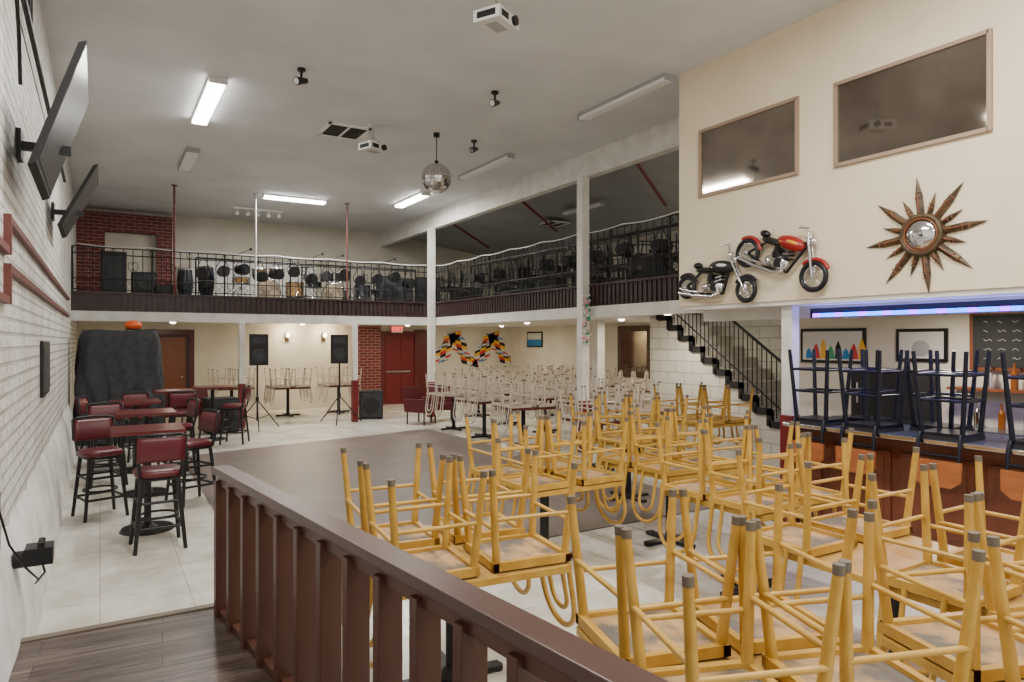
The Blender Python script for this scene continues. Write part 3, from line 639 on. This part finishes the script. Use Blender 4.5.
def projector(x,y,z,rot):
    a=MB().m('plastic'); a.box((0,0,0),(.36,.28,.11)); a.box((0,0,.06),(.3,.22,.02)); a.m('black'); a.cyl((.08,-.14,0),(.08,-.17,0),.045,n=16); a.m('iron'); a.box((-.08,-.142,0),(.12,.006,.06)); a.box((.181,0,0),(.004,.2,.06)); a.box((-.181,0,0),(.004,.2,.06)); a.m('housing'); a.box((0,0,-.057),(.2,.12,.004))
    a.m('chrome'); a.cyl((0,0,.07),(0,0,CZ-z),.02,n=10); a.box((0,0,.085),(.2,.16,.012))
    for q in((.12,.1),(-.12,.1),(.12,-.1),(-.12,-.1)): a.cyl((q[0],q[1],.06),(0,0,.17),.008,n=6)
    a.m('plastic'); a.cyl((0,0,CZ-z-.02),(0,0,CZ-z),.08,n=16)
    a.obj('ceiling_projector',(x,y,z),(0,0,rot),bevel=.01)
projector(3.15,5.5,4.92,.5); projector(3.6,10.1,4.92,.4)
a=MB()
R=.24
for i in range(14):
    t0=PI*i/14;t1=PI*(i+.9)/14; n=max(4,int(28*math.sin((t0+t1)/2)))
    for j in range(n):
        p0=2*PI*j/n;p1=2*PI*(j+.9)/n
        a.m('chrome'); q=[(R*math.sin(t)*math.cos(p),R*math.sin(t)*math.sin(p),R*math.cos(t)) for t,p in((t0,p0),(t1,p0),(t1,p1),(t0,p1))]
        a.add(q,[(0,1,2,3)])
a.m('seatund'); a.sph((0,0,0),R*.975,(1,1,1),24,14); a.m('iron'); a.cyl((0,0,R*.97),(0,0,CZ-4.55),.008,n=6); a.cyl((0,0,R*.95),(0,0,R+.04),.03,n=10); a.cyl((0,0,CZ-4.55-.06),(0,0,CZ-4.55),.05,n=12)
a.obj('disco_ball',(4.6,9.96,4.55))
for x,y in((2.1,8.45),(4.5,7.9),(5.3,10.0)):
    a=MB().m('black'); a.cyl((0,0,-.03),(0,0,0),.05,n=12); a.cyl((0,0,-.12),(0,0,-.03),.015,n=8); a.cyl((-.07,-.05,-.18),(.07,.05,-.12),.05,.035,n=14); a.m('chrome'); a.cyl((-.075,-.053,-.182),(-.07,-.05,-.18),.04,n=14); a.obj('ceiling_spotlight',(x,y,CZ))
a=MB().m('unlit'); a.bb(-.6,.6,-.02,.02,-.04,0)
for x in(-.5,-.25,0,.25,.5): a.cyl((x,0,-.04),(x,0,-.1),.012,n=6); a.cyl((x,-.05,-.16),(x,.02,-.08),.05,.03,n=12)
a.obj('track_light',(3.4,18.0,CZ))

# ---------------- balcony instruments ----------------
def drumkit(loc,rot=0,shell='shell'):
    a=MB()
    def drum(c,r,h,ax,shell=shell,hd='head'):
        p=Vector(c);q=Vector(ax).normalized()*h
        a.m(shell); a.cyl(p,p+q,r,n=28); a.m(hd); a.cyl(p+q,p+q*1.01,r*.96,n=28); a.cyl(p-q*.01,p,r*.96,n=28); a.m('chrome')
        u=q.orthogonal().normalized();v=q.normalized().cross(u)
        for e in(p,p+q): a.tube([e+(u*math.cos(2*PI*k/24)+v*math.sin(2*PI*k/24))*r for k in range(24)],.014,6,True)
        for k in range(8): w=(u*math.cos(2*PI*k/8)+v*math.sin(2*PI*k/8))*(r+.012); a.cyl(p+w,p+q+w,.006,n=5)
    drum((0,-.3,.3),.28,.4,(0,1,0),shell,'headdk'); drum((-.2,-.1,.66),.16,.2,(0,-.25,1)); drum((.2,-.1,.66),.17,.22,(0,-.25,1)); drum((.65,.2,.2),.21,.36,(0,0,1)); drum((-.6,.2,.5),.18,.14,(0,0,1))
    for x,y,h,r in((-.75,-.1,1.0,.2),(.7,-.15,1.02,.21),(-.9,.3,.85,.17),(.3,.35,1.08,.18)):
        a.m('chrome'); a.cyl((x,y,.2),(x,y,h),.012,n=8)
        for k in range(3): t=k*2.1; a.cyl((x,y,.35),(x+.22*math.cos(t),y+.22*math.sin(t),0.01),.008,n=6)
        a.m('gold'); a.cyl((x,y,h),(x,y-.004,h+.02),r,.03,n=28)
    for x in(-.2,.2): a.m('chrome'); a.cyl((x*.4,-.1,.55),(x,-.08,.72),.012,n=6)
    for x in(-.6,.65):
        for k in range(3): t=k*2.1+.3; a.m('chrome'); a.cyl((x,.2,.45 if x<0 else .25),(x+.2*math.cos(t),.2+.2*math.sin(t),.01),.008,n=6)
    a.m('blackm'); a.cyl((0,.75,.45),(0,.75,.52),.17,n=20); a.m('chrome'); a.cyl((0,.75,.02),(0,.75,.45),.02,n=8)
    for k in range(3): t=k*2.1; a.cyl((0,.75,.2),(.22*math.cos(t),.75+.22*math.sin(t),.01),.009,n=6)
    a.obj('drum_kit',loc,(0,0,rot))
drumkit((3.5,17.35,BT+.25),-.15,'tan'); drumkit((5.25,17.6,BT+.25),-.5,'shell')
a=MB().m('blackm'); a.bb(2.3,6.2,16.85,18.7,BT,BT+.25); a.obj('drum_riser')
def conga(loc,n_=(0,)):
    a=MB()
    for dx in n_:
        prof=[(.12,.35),(.17,.55),(.18,.75),(.15,1.02)]
        a.m('shell')
        for (r0,z0),(r1,z1) in zip(prof,prof[1:]): a.cyl((dx,0,z0),(dx,0,z1),r0,r1,n=20)
        a.m('head'); a.cyl((dx,0,1.02),(dx,0,1.03),.145,n=20); a.m('chrome'); a.ring((dx,0,1.0),.155,.01); a.ring((dx,0,.7),.185,.008)
        for k in range(3): t=k*2.1; a.cyl((dx,0,.5),(dx+.2*math.cos(t),.2*math.sin(t),0),.01,n=6)
    a.obj('conga_drum',loc)
conga((2.05,16.75,BT)); conga((1.7,17.6,BT))
def micstand(loc):
    a=MB().m('black'); a.cyl((0,0,0),(0,0,.02),.14,n=20); a.cyl((0,0,.02),(0,0,1.3),.011,n=8); a.cyl((0,0,1.3),(.35,-.1,1.45),.008,n=6); a.sph((.37,-.11,1.46),.03,(1,1,1.3),10,8); a.obj('microphone_stand',loc)
for x in(2.6,4.25,4.75,6.1): micstand((x,16.66,BT))
def parcan(x,y,z,r_,zt):
    a=MB().m('blackm'); a.cyl((0,-.14,0),(0,.13,0),.13,.10,n=18); a.m('screen'); a.cyl((0,-.145,0),(0,-.14,0),.115,n=18)
    a.m('black'); a.tube([(-.14,0,0),(-.145,0,.08),(-.05,0,zt-z-.01),(.05,0,zt-z-.01),(.145,0,.08),(.14,0,0)],.01,6); a.obj('stage_light',(x,y,z),(0,0,r_))
for i,x in enumerate((1.95,2.35,2.75,3.15,3.5,3.9,4.3,4.7,5.1,5.5,5.95,6.4,6.8)): parcan(x,16.45,3.50+.07*((i*7)%3-1),random.uniform(-.5,.5),3.76)
for y in(6.9,7.5,8.1,9.0,9.8,10.6,11.4,12.3,13.3,14.3): parcan(7.66,y,3.45+random.uniform(-.05,.1),PI/2+random.uniform(-.5,.5),3.73)
a=MB().m('black'); a.cyl((1.8,16.45,3.78),(7.0,16.45,3.78),.02,n=8); a.cyl((7.66,6.6,3.75),(7.66,14.6,3.75),.02,n=8)
for x in(1.8,4.1,7.0): a.cyl((x,16.45,BT),(x,16.45,3.78),.018,n=8)
for y in(6.6,10.2,14.6): a.cyl((7.66,y,BT),(7.66,y,3.75),.018,n=8)
a.obj('lighting_bar')
def cab(loc,w,h,r_=0):
    a=MB().m('blackm'); a.box((0,0,h/2),(w,.4,h)); a.m('fabric'); a.box((0,-.205,h/2),(w*.9,.012,h*.92)); a.m('black')
    for k in range(2): a.cyl((0,-.212,h*(.28+.42*k)),(0,-.218,h*(.28+.42*k)),min(w,h)*.26,n=20)
    a.obj('speaker_cabinet',loc,(0,0,r_),bevel=.01)
cab((.25,17.4,BT),.5,1.3); cab((.85,17.6,BT),.5,.9); cab((1.25,17.1,BT),.4,.6)
for x,y,w_,h_ in((9.1,7.8,.7,1.1),(9.9,10.8,.9,1.1),(9.7,14.2,.8,1.2),(7.3,18.0,.5,1.1),(9.2,17.8,.9,.9),(6.65,16.95,.5,.8),(6.65,17.6,.5,1.1),(8.2,18.4,.7,1.2),(9.5,15.0,.8,.9)): cab((x,y,BT),w_,h_,-PI/2+random.uniform(-.4,.4) if y<16 else -.3)
a=MB().m('beige'); a.bb(-1.6,1.6,0,.08,0,1.5); a.m('head'); a.bb(-1.58,-.02,-.01,0,.02,1.48); a.bb(.02,1.58,-.01,0,.02,1.48); a.obj('acoustic_panel',(3.6,19.3,BT))

# ---------------- light/world/camera ----------------
w=bpy.data.worlds.new('world'); bpy.context.scene.world=w; w.use_nodes=True
w.node_tree.nodes['Background'].inputs[0].default_value=(1,.96,.90,1); w.node_tree.nodes['Background'].inputs[1].default_value=1.05
cam=bpy.data.cameras.new('camera'); cam.lens=24; cam.sensor_width=36; cam.clip_start=.05
o=bpy.data.objects.new('camera',cam); o.location=(0,0,H); o.rotation_euler=(PI/2,0,-YAW); bpy.context.scene.collection.objects.link(o); bpy.context.scene.camera=o
